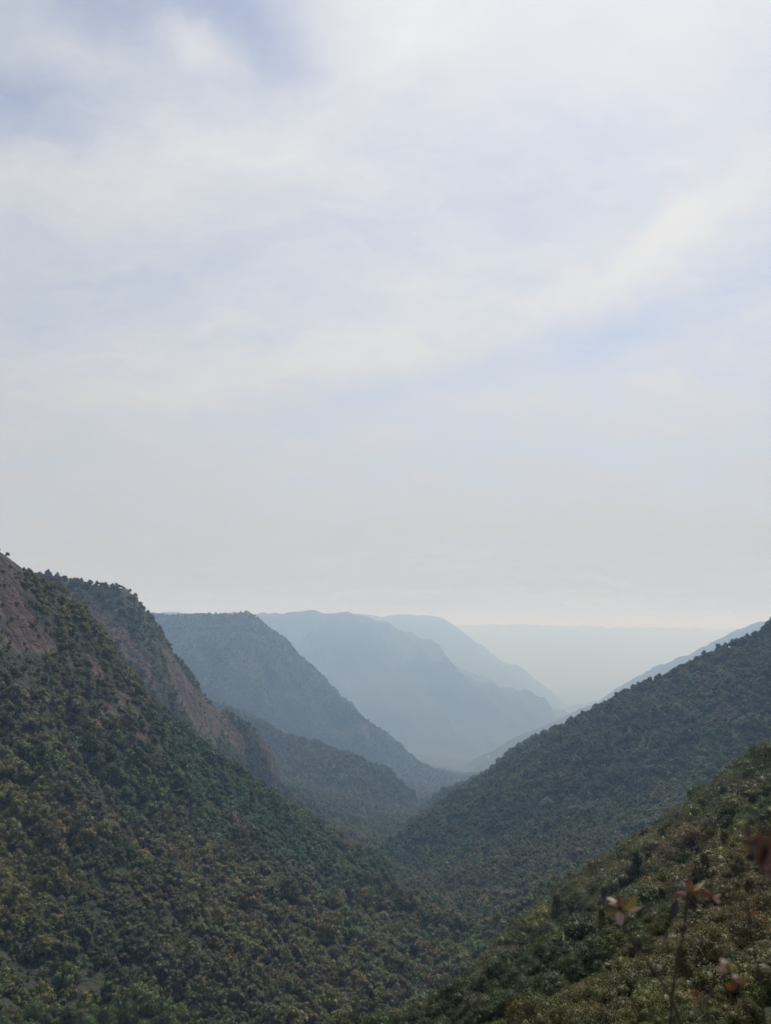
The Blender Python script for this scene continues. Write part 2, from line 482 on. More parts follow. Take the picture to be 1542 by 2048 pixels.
# ------------------------------------------------------------------ haze
zmin = float(GZ.min()) - 1.0
zmax = float(max(GZ.max(), 120)) + 8
hx = 63000
bme = mesh_np('haze', [(sx_ * hx, sy_ * hx, zz) for zz in (zmin, zmax) for sy_ in (-1, 1) for sx_ in (-1, 1)],
              np.array([[0, 2, 3, 1], [4, 5, 7, 6], [0, 1, 5, 4], [2, 6, 7, 3], [0, 4, 6, 2], [1, 3, 7, 5]]))
hm = bpy.data.materials.new('haze')
hm.use_nodes = True
ht = NT(hm.node_tree)
hm.node_tree.nodes.clear()
pv = ht.n('ShaderNodeVolumePrincipled', ins={'Color': (0.43, 0.66, 1.0, 1), 'Density': 1.32e-4, 'Anisotropy': 0.12, 'Absorption Color': (1, 1, 1, 1)})
ht.n('ShaderNodeOutputMaterial', ins={'Volume': pv.outputs[0]})
bme.materials.append(hm)
haze = bpy.data.objects.new('haze', bme)
haze['kind'] = 'stuff'
C.objects.link(haze)

# ------------------------------------------------------------------ foliage
def leaf_material(name, trans=0.25, rough=0.6):
    m = bpy.data.materials.new(name)
    m.use_nodes = True
    t = NT(m.node_tree)
    m.node_tree.nodes.clear()
    tint = t.n('ShaderNodeAttribute', attribute_name='tint', attribute_type='INSTANCER').outputs['Color']
    lv = t.n('ShaderNodeAttribute', attribute_name='lv').outputs['Fac']
    k = t.m('ADD', 0.55, t.m('MULTIPLY', lv, 0.95))
    col = t.n('ShaderNodeVectorMath', operation='SCALE', ins={0: tint, 'Scale': k}).outputs[0]
    b = t.n('ShaderNodeBsdfPrincipled', ins={'Base Color': col, 'Roughness': rough, 'Specular IOR Level': 0.22})
    tr = t.n('ShaderNodeBsdfTranslucent', ins={'Color': col})
    mx = t.n('ShaderNodeMixShader', ins={0: trans, 1: b.outputs[0], 2: tr.outputs[0]})
    t.n('ShaderNodeOutputMaterial', ins={'Surface': mx.outputs[0]})
    return m


M_LEAF = leaf_material('foliage')


def bark_material(name, c1, c2):
    m = bpy.data.materials.new(name)
    m.use_nodes = True
    t = NT(m.node_tree)
    m.node_tree.nodes.clear()
    pos = t.n('ShaderNodeTexCoord').outputs['Object']
    n = t.n('ShaderNodeTexNoise', ins={'Vector': pos, 'Scale': 9.0, 'Detail': 4.0}).outputs[0]
    b = t.n('ShaderNodeBsdfPrincipled', ins={'Base Color': t.mix(n, c1, c2), 'Roughness': 0.85})
    t.n('ShaderNodeOutputMaterial', ins={'Surface': b.outputs[0]})
    return m


M_BARK = bark_material('bark', (0.05, 0.038, 0.028), (0.13, 0.10, 0.075))

# unit icosahedron subdivided once
def ico(sub):
    import bmesh
    bm = bmesh.new()
    bmesh.ops.create_icosphere(bm, subdivisions=sub, radius=1)
    v = np.array([p.co[:] for p in bm.verts])
    f = np.array([[q.index for q in p.verts] for p in bm.faces])
    bm.free()
    return v, f


IV, IF = ico(1)


def crown_mesh(name, seed, n_blob, n_leaf, leaf, shape='round', height=1.0, core=0.70, jit=0.5, spread=0.28):
    """crown about 1 m in radius, base at z=0; many leaf-clump faces spread over uneven blobs"""
    r = np.random.RandomState(seed)
    cs, rs = [], []
    for i in range(n_blob):
        if shape == 'round':
            th = r.uniform(0, 2 * math.pi)
            zz = r.uniform(-0.35, 1.0)
            q = math.sqrt(max(0, 1 - max(zz, 0) ** 2)) * r.uniform(0.25, 0.72)
            c = np.array([q * math.cos(th), q * math.sin(th), (0.62 + 0.42 * zz) * height])
            rad = r.uniform(0.18, 0.44)
        elif shape == 'tall':
            h = (i + 0.5) / n_blob
            th = r.uniform(0, 2 * math.pi)
            q = (1 - h) ** 0.7 * 0.5 * r.uniform(0.3, 1)
            c = np.array([q * math.cos(th), q * math.sin(th), (0.25 + 1.5 * h) * height])
            rad = r.uniform(0.2, 0.32) * (1.15 - 0.6 * h)
        else:  # low scrub
            th = r.uniform(0, 2 * math.pi)
            q = r.uniform(0.1, 0.85)
            c = np.array([q * math.cos(th), q * math.sin(th), r.uniform(0.18, 0.5) * height])
            rad = r.uniform(0.2, 0.36)
        cs.append(c); rs.append(rad)
    cs = np.array(cs); rs = np.array(rs)
    V = []; F = []; LV = []
    nv = 0
    for c, rad in zip(cs, rs):
        nz = 1 + 0.35 * r.uniform(-1, 1, len(IV))
        V.append(c + IV * rad * core * nz[:, None] * np.array([1, 1, 0.85]))
        F.append(IF + nv)
        LV.append(r.rand(len(IF)))
        nv += len(IV)
    tri_core = np.concatenate(F)
    lv_core = np.concatenate(LV)
    # leaves
    b = r.choice(n_blob, n_leaf, p=(rs ** 2) / (rs ** 2).sum())
    d = r.normal(size=(n_leaf, 3)); d /= np.linalg.norm(d, axis=1)[:, None]
    d[:, 2] = np.where((d[:, 2] < -0.2) & (r.rand(n_leaf) < 0.7), -d[:, 2], d[:, 2])
    rad = rs[b] * r.uniform(1 - spread, 1 + spread, n_leaf)
    p = cs[b] + d * rad[:, None] * np.array([1, 1, 0.85])
    nrm = d + r.normal(size=(n_leaf, 3)) * jit + np.array([0, 0, 0.15])
    nrm /= np.linalg.norm(nrm, axis=1)[:, None]
    a = np.cross(nrm, r.normal(size=(n_leaf, 3))); a /= np.linalg.norm(a, axis=1)[:, None]
    bb = np.cross(nrm, a)
    s = leaf * r.uniform(0.6, 1.4, n_leaf)[:, None]
    w = s * r.uniform(0.35, 0.6, n_leaf)[:, None]
    fold = nrm * s * 0.18
    q0 = p - a * s; q1 = p + bb * w + fold; q2 = p + a * s * 0.9; q3 = p - bb * w + fold
    LVs = np.stack([q0, q1, q2, q3], 1).reshape(-1, 3)
    base = nv + 4 * np.arange(n_leaf)[:, None]
    t1 = base + np.array([[0, 1, 2]]); t2 = base + np.array([[0, 2, 3]])
    tl = np.stack([t1, t2], 1).reshape(-1, 3)
    clump = r.rand(n_blob)[b]
    lvl = np.repeat(np.clip(0.3 * clump + 0.7 * r.rand(n_leaf), 0, 1), 2)
    me = mesh_np(name, np.concatenate(V + [LVs]), np.concatenate([tri_core, tl]), [M_LEAF])
    at = me.attributes.new('lv', 'FLOAT', 'FACE')
    at.data.foreach_set('value', np.concatenate([lv_core, lvl]).astype(np.float32))
    return me


def tube(path, radii, sides=6, cap=True):
    path = [Vector(p) for p in path]
    V = []; F = []
    prev = None
    for i, p in enumerate(path):
        tdir = (path[min(i + 1, len(path) - 1)] - path[max(i - 1, 0)]).normalized()
        if prev is None:
            prev = tdir.orthogonal().normalized()
        a = (prev - tdir * prev.dot(tdir)).normalized()
        b = tdir.cross(a)
        prev = a
        for k in range(sides):
            th = 2 * math.pi * k / sides
            V.append(p + (a * math.cos(th) + b * math.sin(th)) * radii[i])
    for i in range(len(path) - 1):
        for k in range(sides):
            k2 = (k + 1) % sides
            F.append((i * sides + k, i * sides + k2, (i + 1) * sides + k2, (i + 1) * sides + k))
    return [tuple(v) for v in V], F


def trunk_mesh(name, seed, top=0.8):
    r = np.random.RandomState(seed)
    V, F = tube([(0, 0, -0.35), (0.02, 0.01, 0.1), (0.05, -0.03, 0.4), (0.02, 0.02, top)], [0.085, 0.06, 0.045, 0.02])
    for i in range(4):
        th = r.uniform(0, 6.28)
        h = r.uniform(0.15, 0.5)
        e = (math.cos(th) * 0.5, math.sin(th) * 0.5, h + r.uniform(0.25, 0.5))
        v, f = tube([(0.03, 0, h), (e[0] * 0.5, e[1] * 0.5, h + 0.15), e], [0.032, 0.022, 0.008], 5)
        n = len(V)
        V += v
        F += [tuple(q + n for q in g) for g in f]
    return mesh_np(name, np.array(V), np.array(F), [M_BARK])


NEAR_CROWNS = [crown_mesh('tree_crown', 10 + i, 22, 3200, 0.041, 'round', [1.0, 1.15, 0.9][i % 3]) for i in range(5)] + \
              [crown_mesh('tree_crown', 30 + i, 22, 3200, 0.039, 'low', 1.0) for i in range(2)] + \
              [crown_mesh('tree_crown', 40, 18, 3000, 0.039, 'tall', 1.0)]
TRUNKS = [trunk_mesh('tree_trunk', 3 + i) for i in range(3)]
FAR_CROWNS = [crown_mesh('forest_crown', 60 + i, 13, 420, 0.10, ['round', 'round', 'round', 'low', 'tall', 'round'][i], [1.0, 1.2, 0.9, 1.0, 1.0, 1.1][i], 0.84, 0.28, 0.14) for i in range(6)]

# ------------------------------------------------------------------ where the trees stand
def sample_hits(n, r0, r1, a0, a1, seed):
    r = np.random.RandomState(seed)
    rr = np.sqrt(r.uniform(r0 * r0, r1 * r1, n))
    aa = np.radians(r.uniform(a0, a1, n))
    return rr * np.sin(aa), rr * np.cos(aa)


# visibility horizon on the polar grid
TAN = GZ / RR
HOR = np.maximum.accumulate(TAN, axis=1)
HORP = np.concatenate([np.full((NA, 1), -9.0), HOR[:, :-1]], 1)
inview = (AA > math.radians(-36)) & (AA < math.radians(36))


def visible(x, y, z, margin):
    a = np.arctan2(x, y)
    rr = np.hypot(x, y)
    ia = np.clip(np.searchsorted(AZ, a), 0, NA - 1)
    ir = np.clip(np.searchsorted(R, rr) - 1, 0, NR - 1)
    return (z + margin) / rr >= HORP[ia, ir]


def slope_at(x, y):
    e = 4.0
    z0, _ = terrain(x, y)
    z1, _ = terrain(x + e, y)
    z2, _ = terrain(x, y + e)
    return np.hypot(z1 - z0, z2 - z0) / e


bands = [  # r0, r1, mean area per tree, base radius
    (8, 30, 0.55, 0.42), (30, 70, 1.6, 0.8), (70, 160, 4.0, 1.4), (160, 420, 11, 3.0), (420, 900, 17, 3.9), (900, 1600, 30, 4.7), (1600, 2900, 62, 5.6), (2900, 5000, 130, 5.5)]
TX = []; TY = []; TR = []
for bi, (r0, r1, area, rad) in enumerate(bands):
    A = (r1 * r1 - r0 * r0) * math.radians(66) / 2
    n = int(A / area)
    x, y = sample_hits(n, r0, r1, -33, 33, 100 + bi)
    TX.append(x); TY.append(y); TR.append(np.full(n, rad))
TX = np.concatenate(TX); TY = np.concatenate(TY); TR = np.concatenate(TR)
TZ, TI = terrain(TX, TY)
tpx, tpy = project(TX, TY, TZ)
keep = visible(TX, TY, TZ, TR * 3.0) & (tpx > -120) & (tpx < 1662) & (tpy > 1000) & (tpy < 2330)
TX, TY, TZ, TI, TR, tpx, tpy = [a[keep] for a in (TX, TY, TZ, TI, TR, tpx, tpy)]
rk = rockmask(tpx, tpy, TI, TX, TY)
u = rng.rand(len(TX))
keep = u > rk * 0.7
gap = fbm(TX / 35, TY / 35, 2, 140)
keep &= ~((gap > 0.9) & (u < 0.2) & (TY > 200))
TX, TY, TZ, TI, TR, tpx, tpy, rk = [a[keep] for a in (TX, TY, TZ, TI, TR, tpx, tpy, rk)]
N = len(TX)
size = TR * np.exp(rng.normal(0, 0.33, N)) * (1 + 0.25 * fbm(TX / 60, TY / 60, 2, 150))
size = np.minimum(size, TR * 1.7) * np.where(rk > 0.1, 0.6, 1)
size *= np.where((TI == 3) | ((TI == 2) & (TZ > -40)), 0.68, 1.0)   # smaller growth high on the left ridges
print('trees', N, [int((TI == k).sum()) for k in range(12)])

GREEN = np.array([0.046, 0.076, 0.020]); DARK = np.array([0.030, 0.043, 0.019]); OLIVE = np.array([0.088, 0.087, 0.022])
BROWN = np.array([0.086, 0.072, 0.044]); YELL = np.array([0.13, 0.11, 0.035]); GREY = np.array([0.062, 0.070, 0.042]); RUST = np.array([0.10, 0.07, 0.036]); BLUE = np.array([0.026, 0.064, 0.032])
PAL = np.array([GREEN, DARK, OLIVE, BROWN, YELL, GREY, RUST, BLUE])
PNAME = ['green', 'dark green', 'olive', 'brownish', 'yellowish', 'greyish', 'rusty', 'deep green']
# weights by place
W = np.tile(np.array([0.9, 0.8, 0.7, 0.35, 0.04, 0.5, 0.008, 0.25]), (N, 1))


def addw(mask, vec, k=3.0):
    global W
    W = W + (mask * k * 2.0)[:, None] * np.array(vec, float)[None, :]


L2 = TI == 2
addw(L2 * blob(tpx, tpy, 380, 1740, 230, 100, 20), [0.1, 0.1, 0.1, 1.2, 0.12, 0.5, 0.06, 0], 5)
addw(L2 * blob(tpx, tpy, 620, 1900, 200, 150, 20), [0.1, 0.1, 0.3, 0.8, 0.03, 0.7, 0, 0], 3)
addw(L2 * blob(tpx, tpy, 520, 1650, 260, 60, 30), [1, 0.5, 0, 0, 0, 0, 0, 1.2], 6)
addw(L2 * blob(tpx, tpy, 250, 1560, 200, 80, 30), [1, 0.6, 0.3, 0, 0, 0, 0, 0.7], 4)
addw(L2 * blob(tpx, tpy, 120, 1360, 200, 130, 30), [0.1, 0.3, 1.3, 0.5, 0.25, 0.1, 0, 0], 5)
addw(L2 * blob(tpx, tpy, 60, 1700, 120, 150, 0), [0.1, 0.3, 1.0, 0.6, 0.15, 0.1, 0, 0], 4)
addw((TI == 9) * 1.0, [0.8, 1.5, 0.1, 0.1, 0, 0.5, 0, 1.4], 1.5)
addw((TI == 1) * blob(tpx, tpy, 1250, 1780, 330, 90, -32), [1.2, 0.6, 1.4, 0.3, 0.15, 0.5, 0.01, 0], 3)
addw((TI == 1) * blob(tpx, tpy, 1120, 1870, 160, 40, -32), [1.5, 0.6, 0.6, 0, 0.2, 0, 0, 0.2], 5)
addw((TI == 1) * blob(tpx, tpy, 1410, 1720, 90, 25, -32), [0.2, 0, 0.9, 0.9, 0.5, 0, 0.15, 0], 6)
addw((TI == 1) * blob(tpx, tpy, 1040, 1930, 60, 18, -15), [0.1, 0, 0.7, 0.3, 1.0, 0, 0.25, 0], 6)
addw((TI == 1) * blob(tpx, tpy, 1480, 1850, 90, 70, -30), [0, 0.1, 0.4, 1.4, 0.1, 0.2, 0.2, 0], 8)
addw((TI == 1) * blob(tpx, tpy, 1060, 1990, 110, 70, -20), [0.3, 1.8, 0.2, 0, 0, 0.8, 0, 0], 6)
wn2 = np.stack([fbm(TX / 40, TY / 40, 3, 200 + i) for i in range(8)], 1)
W = np.clip(W * np.exp(2.2 * wn2), 0, None)
W /= W.sum(1, keepdims=True)
pick = (W.cumsum(1) > rng.rand(N)[:, None]).argmax(1)
TINT = 1.05 * (0.42 * PAL[pick] + 0.58 * (W @ PAL)) * np.exp(rng.normal(0, 0.20, N))[:, None] * (1 + rng.normal(0, 0.05, (N, 3)))
TINT = np.clip(TINT * np.array([1.10, 1.02, 0.90]) * np.where(TI == 1, 0.95, 1.02)[:, None], 0.008, 0.3)
ROT = rng.uniform(0, 6.283, N)

# the largest in the photo stand as single trees
depth = TY * math.cos(PITCH) + TZ * math.sin(PITCH)
cpx, cpy = project(TX, TY, TZ + size * 0.7)
psize = size / depth * FPX
inside = (cpx > 5) & (cpx < 1537) & (cpy < 2040) & visible(TX, TY, TZ, size * 0.8)
order = np.argsort(-psize * inside)
single = order[:300]
rest = np.ones(N, bool); rest[single] = False
print('largest', psize[single[0]], psize[single[-1]], 'kept', N)

SHAPES = ['round', 'round', 'round', 'round', 'round', 'low', 'low', 'tall']
SNAME = {'round': 'round', 'low': 'low', 'tall': 'narrow'}
HNAME = {0: 'the valley floor', 1: 'the near right slope', 2: 'the left hillside', 3: 'the rocky spur', 4: 'the wooded knoll', 9: 'the right hillside'}
seen = set()


def add_tree(x, y, z, s, rot, tint, proto, label, group='trees covering the valley slopes', hscale=1.0):
    t = bpy.data.objects.new('tree', None)
    t.empty_display_size = 0.5
    t.location = (x, y, z)
    t.rotation_euler = (0, 0, rot)
    t.scale = (s, s, s * hscale)
    t['label'] = label
    t['category'] = 'tree'
    t['group'] = group
    C.objects.link(t)
    c = bpy.data.objects.new('crown', NEAR_CROWNS[proto])
    c['tint'] = [float(v) for v in tint] + [1.0]
    c.parent = t
    C.objects.link(c)
    b = bpy.data.objects.new('trunk', TRUNKS[proto % 3])
    b.parent = t
    C.objects.link(b)
    return t


ONES = ['', 'one', 'two', 'three', 'four', 'five', 'six', 'seven', 'eight', 'nine', 'ten', 'eleven', 'twelve', 'thirteen', 'fourteen',
        'fifteen', 'sixteen', 'seventeen', 'eighteen', 'nineteen']
TENS = ['', '', 'twenty', 'thirty', 'forty', 'fifty', 'sixty', 'seventy', 'eighty', 'ninety']


def spell(n):
    n = int(max(1, min(99, round(n))))
    return ONES[n] if n < 20 else TENS[n // 10] + (ONES[n % 10] if n % 10 else '')


protos = {int(i): int(rng.choice(8, p=[.14, .14, .14, .14, .14, .12, .12, .06])) for i in single}
for i in single:
    p = protos[int(i)]
    d = np.hypot(cpx[single] - cpx[i], cpy[single] - cpy[i])
    nb = single[np.argsort(d)[1]]
    rel = ('right of' if cpx[nb] < cpx[i] else 'left of') if abs(cpx[nb] - cpx[i]) > abs(cpy[nb] - cpy[i]) else ('below' if cpy[nb] < cpy[i] else 'above')
    lab = '%s %s tree %s a %s one, %s percent across, %s down' % (PNAME[pick[i]], SNAME[SHAPES[p]], rel, PNAME[pick[nb]], spell(cpx[i] / 15.42), spell(cpy[i] / 20.48))
    if lab in seen:
        lab = lab.replace(' tree ', ' tree close ')
    seen.add(lab)
    add_tree(TX[i], TY[i], TZ[i] - 0.1 * size[i], size[i], ROT[i], TINT[i], p, lab)

def ground_on_ray(px, py, d0, d1, step):
    for dd in np.arange(d0, d1, step):
        q = ray(px, py, dd)
        g = float(terrain(np.array([q[0]]), np.array([q[1]]))[0][0])
        if q[2] <= g:
            return q[0], q[1], g
    return q[0], q[1], g


for px_, py_, d0, sc_, lab in [(1196, 1452, 900, 8.5, 'tall dark lone tree standing out of the canopy just under the forested skyline'),
                               (1191, 1414, 900, 6.5, 'narrow tree breaking the skyline of the forested hillside above the tall dark one'),
                               (1315, 1352, 900, 6.0, 'pointed tree on the forested skyline where it steepens below the hazy ridge')]:
    gx_, gy_, gz_ = ground_on_ray(px_, py_, d0, 2200, 3.0)
    add_tree(gx_, gy_, gz_ - 1, sc_, 1.0, DARK, 7, lab, hscale=0.9)

# ------------------------------------------------------------------ the forest mass: instances on points
def forest(name, mask, protos, mapping):
    idxs = np.where(mask)[0]
    me = bpy.data.meshes.new(name)
    me.vertices.add(len(idxs))
    co = np.stack([TX[idxs], TY[idxs], TZ[idxs] - np.where(TY[idxs] > 2900, 0.6, 0.18) * size[idxs]], 1)
    me.vertices.foreach_set('co', co.astype(np.float32).ravel())
    a = me.attributes.new('tint', 'FLOAT_COLOR', 'POINT')
    a.data.foreach_set('color', np.concatenate([TINT[idxs], np.ones((len(idxs), 1))], 1).astype(np.float32).ravel())
    a = me.attributes.new('rot', 'FLOAT_VECTOR', 'POINT')
    rv = np.stack([rng.normal(0, 0.12, len(idxs)), rng.normal(0, 0.12, len(idxs)), ROT[idxs]], 1)
    a.data.foreach_set('vector', rv.astype(np.float32).ravel())
    a = me.attributes.new('siz', 'FLOAT_VECTOR', 'POINT')
    s = size[idxs]
    sv = np.stack([s, s, s * rng.uniform(0.9, 1.5, len(idxs))], 1)
    a.data.foreach_set('vector', sv.astype(np.float32).ravel())
    a = me.attributes.new('pid', 'INT', 'POINT')
    a.data.foreach_set('value', rng.choice(len(protos), len(idxs), p=mapping).astype(np.int32))
    ob = bpy.data.objects.new(name, me)
    C.objects.link(ob)
    ng = bpy.data.node_groups.new(name, 'GeometryNodeTree')
    ng.interface.new_socket('Geometry', in_out='INPUT', socket_type='NodeSocketGeometry')
    ng.interface.new_socket('Geometry', in_out='OUTPUT', socket_type='NodeSocketGeometry')
    gi = ng.nodes.new('NodeGroupInput'); go = ng.nodes.new('NodeGroupOutput')
    m2p = ng.nodes.new('GeometryNodeMeshToPoints')
    ng.links.new(gi.outputs[0], m2p.inputs[0])
    join = ng.nodes.new('GeometryNodeGeometryToInstance')
    for pm in protos:
        po = bpy.data.objects.new('crown_shape', pm)
        oi = ng.nodes.new('GeometryNodeObjectInfo')
        oi.inputs['Object'].default_value = po
        oi.inputs['As Instance'].default_value = False
        g2 = ng.nodes.new('GeometryNodeGeometryToInstance')
        ng.links.new(oi.outputs['Geometry'], g2.inputs[0])
        JO.append((g2, po))
        pm['_'] = 0
    jn = ng.nodes.new('GeometryNodeJoinGeometry')
    for g2, po in reversed(JO):
        ng.links.new(g2.outputs[0], jn.inputs[0])
    JO.clear()
    ng.nodes.remove(join)
    iop = ng.nodes.new('GeometryNodeInstanceOnPoints')

    def attr(nm, dt):
        n = ng.nodes.new('GeometryNodeInputNamedAttribute')
        n.data_type = dt
        n.inputs['Name'].default_value = nm
        return n.outputs['Attribute']
    ng.links.new(m2p.outputs[0], iop.inputs['Points'])
    ng.links.new(jn.outputs[0], iop.inputs['Instance'])
    iop.inputs['Pick Instance'].default_value = True
    ng.links.new(attr('pid', 'INT'), iop.inputs['Instance Index'])
    e2r = ng.nodes.new('FunctionNodeEulerToRotation')
    ng.links.new(attr('rot', 'FLOAT_VECTOR'), e2r.inputs[0])
    ng.links.new(e2r.outputs[0], iop.inputs['Rotation'])
    ng.links.new(attr('siz', 'FLOAT_VECTOR'), iop.inputs['Scale'])
    ng.links.new(iop.outputs[0], go.inputs[0])
    md = ob.modifiers.new('grow', 'NODES')
    md.node_group = ng
    ob['kind'] = 'stuff'
    ob['label'] = 'dense scrub forest covering the valley sides'
    return ob


JO = []
close = rest & (np.hypot(TX, TY) < 300)
forest('undergrowth', close, NEAR_CROWNS[:7], [.16, .16, .16, .16, .16, .1, .1])
forest('forest', rest & ~close, FAR_CROWNS, [.23, .23, .23, .11, .0, .20])


# ------------------------------------------------------------------ sprigs at the lookout, close to the lens
def leaf_mesh(name, length, width, bend, fold, r):
    n = 7
    V = []; F = []
    for i in range(n):
        t = i / (n - 1)
        w = width * 0.5 * math.sin(math.pi * min(1, t * 0.94 + 0.03)) ** 0.8 * (1.15 - 0.3 * t)
        zc_ = -bend * length * t * t
        V += [(-w, t * length, zc_ + fold * w), (0, t * length, zc_), (w, t * length, zc_ + fold * w * r.uniform(0.7, 1.3))]
    for i in range(n - 1):
        for k in (0, 1):
            a = i * 3 + k
            F.append((a, a + 1, a + 4, a + 3))
    me = mesh_np(name, np.array(V), np.array(F), [M_SPRIG])
    smooth_mesh(me)
    return me


def sprig_material():
    m = bpy.data.materials.new('sprig_leaf')
    m.use_nodes = True
    t = NT(m.node_tree)
    m.node_tree.nodes.clear()
    tint = t.n('ShaderNodeAttribute', attribute_name='tint', attribute_type='OBJECT').outputs['Color']
    pos = t.n('ShaderNodeTexCoord').outputs['Object']
    n = t.n('ShaderNodeTexNoise', ins={'Vector': pos, 'Scale': 120.0, 'Detail': 3.0}).outputs[0]
    col = t.n('ShaderNodeVectorMath', operation='SCALE', ins={0: tint, 'Scale': t.m('ADD', 0.6, t.m('MULTIPLY', n, 0.8))}).outputs[0]
    b = t.n('ShaderNodeBsdfPrincipled', ins={'Base Color': col, 'Roughness': 0.38, 'Specular IOR Level': 0.5})
    tr = t.n('ShaderNodeBsdfTranslucent', ins={'Color': col})
    mx = t.n('ShaderNodeMixShader', ins={0: 0.3, 1: b.outputs[0], 2: tr.outputs[0]})
    t.n('ShaderNodeOutputMaterial', ins={'Surface': mx.outputs[0]})
    return m


M_SPRIG = sprig_material()
M_TWIG = bark_material('twig_bark', (0.03, 0.02, 0.014), (0.075, 0.05, 0.035))
PINK = (0.27, 0.17, 0.155); ORNG = (0.15, 0.055, 0.022); RED = (0.11, 0.035, 0.02); OLV = (0.13, 0.11, 0.03); DRK = (0.012, 0.012, 0.010); PALE = (0.5, 0.40, 0.30); BRN = (0.075, 0.045, 0.032); YLW = (0.26, 0.2, 0.04)


def zc7(p):
    return (1150 + p[0] * 392 / 1542.0, 1600 + p[1] * 392 / 1542.0)


def sprig(label, dist, stem, thick, leaves, seed, group='leafy sprigs close to the lens'):
    r = np.random.RandomState(seed)
    pts = [Vector(ray(*zc7(p), dist + 0.01 * k)) for k, p in enumerate(stem)]
    last = pts[-1]
    ex = last + (last - pts[-2]).normalized() * 0.25
    gx, gy = ex.x + 0.02, max(ex.y, 0.3)
    gz = float(terrain(np.array([gx]), np.array([gy]))[0][0])
    root = Vector((gx, gy, gz - 0.02))
    path = pts + [ex, (ex + root) / 2 + Vector((0.02, 0, 0)), root]
    e = bpy.data.objects.new('leafy_sprig', None)
    e.empty_display_size = 0.1
    e.location = root
    e['label'] = label; e['category'] = 'sprig'; e['group'] = group
    C.objects.link(e)
    n = len(path)
    v, f = tube([p - root for p in path], [thick * (1.15 + 1.1 * i / n) for i in range(n)], 7)
    o = bpy.data.objects.new('stem', mesh_np('stem', np.array(v), np.array(f), [M_TWIG]))
    smooth_mesh(o.data)
    o.parent = e
    C.objects.link(o)
    for (b, tip, w, colr, tilt) in leaves:
        bb = Vector(ray(*zc7(b), dist)); tt = Vector(ray(*zc7(tip), dist + r.uniform(-0.015, 0.015)))
        L = (tt - bb).length
        wd_ = w * 392 / 1542.0 / FPX * dist
        yv = (tt - bb).normalized()
        toward = Vector((0, -1, 0.0))
        nv = (toward - yv * toward.dot(yv)).normalized()
        nv = (Matrix.Rotation(tilt, 3, yv) @ nv)
        xv = yv.cross(nv)
        M = Matrix((xv, yv, nv)).transposed().to_4x4()
        M.translation = bb - root
        lo = bpy.data.objects.new('leaf', leaf_mesh('leaf', L, wd_ / max(0.35, abs(math.cos(tilt))), r.uniform(0.03, 0.2), r.uniform(0.2, 0.5), r))
        lo['tint'] = [colr[0], colr[1], colr[2], 1.0]
        lo.parent = e
        lo.matrix_local = M
        C.objects.link(lo)
        # the leaf stalk joins the nearest point of the stem
        q = min(pts, key=lambda p: (p - bb).length)
        v, f = tube([q - root, (q + bb) / 2 - root + Vector((0, 0, 0.002)), bb - root], [thick * 0.5, thick * 0.4, thick * 0.3], 5)
        so = bpy.data.objects.new('leaf_stalk', mesh_np('leaf_stalk', np.array(v), np.array(f), [M_TWIG]))
        so.parent = e
        C.objects.link(so)
    return e


sprig('sprig with pink-backed leaves spread like a star, tip of a bent pale stem', 1.15,
      [(360, 840), (385, 960), (425, 1055), (495, 1200), (560, 1262), (640, 1372), (720, 1480), (790, 1640), (830, 1760)], 0.0012,
      [((330, 800), (255, 764), 16, PALE, 1.0), ((250, 840), (205, 785), 12, DRK, 0.9), ((345, 880), (385, 765), 70, ORNG, 0.3), ((375, 870), (490, 745), 78, OLV, 0.5),
       ((400, 860), (550, 862), 46, PINK, 0.4), ((345, 875), (362, 982), 62, PINK, 0.3), ((340, 860), (235, 845), 44, BRN, 0.5), ((330, 850), (275, 800), 38, PINK, 0.4),
       ((350, 860), (250, 910), 40, OLV, 0.8)], 1)
sprig('sprig with rusty arching leaves and dark hanging ones on a straight stem', 1.25,
      [(895, 735), (880, 800), (868, 930), (842, 1120), (808, 1260), (782, 1400), (764, 1520), (752, 1762)], 0.0013,
      [((905, 735), (885, 640), 62, ORNG, 0.3), ((880, 690), (832, 628), 18, PINK, 0.8), ((930, 715), (1030, 632), 26, PALE, 0.6), ((935, 700), (975, 655), 30, YLW, 0.4),
       ((880, 735), (775, 745), 40, PINK, 0.4), ((925, 730), (1010, 725), 44, ORNG, 0.5), ((1000, 722), (1095, 765), 44, RED, 0.4), ((1090, 755), (1142, 815), 30, PINK, 0.3), ((1095, 750), (1150, 745), 34, PINK, 0.5),
       ((800, 790), (760, 945), 56, DRK, 0.2), ((900, 775), (958, 862), 44, DRK, 0.3), ((870, 780), (850, 770), 26, DRK, 0.2), ((850, 740), (720, 765), 26, BRN, 0.6),
       ((730, 1040), (705, 1100), 30, DRK, 0.2)], 2)
sprig('thin dark twig with one small orange leaf near its top', 1.1,
      [(1368, 790), (1366, 870), (1375, 960), (1385, 1050), (1410, 1180), (1440, 1320), (1470, 1500), (1490, 1760)], 0.0010,
      [((1375, 905), (1425, 870), 40, ORNG, 0.3), ((1366, 850), (1340, 800), 18, BRN, 0.6), ((1366, 880), (1352, 850), 16, DRK, 0.5), ((1385, 1010), (1420, 1040), 18, OLV, 0.6)], 3)
sprig('low sprig with cream, yellow and orange leaves, nearest the bottom corner', 0.85,
      [(1190, 1290), (1230, 1360), (1290, 1440), (1330, 1560), (1350, 1762)], 0.0008,
      [((1180, 1300), (1150, 1255), 42, PALE, 0.3), ((1180, 1290), (1215, 1260), 34, PALE, 0.5), ((1190, 1310), (1125, 1345), 44, PINK, 0.4), ((1215, 1340), (1245, 1280), 46, YLW, 0.4),
       ((1240, 1375), (1285, 1390), 34, PALE, 0.3), ((1290, 1400), (1370, 1450), 50, ORNG, 0.4), ((1270, 1450), (1180, 1480), 46, ORNG, 0.5), ((1300, 1480), (1390, 1340), 40, YLW, 0.7)], 4)
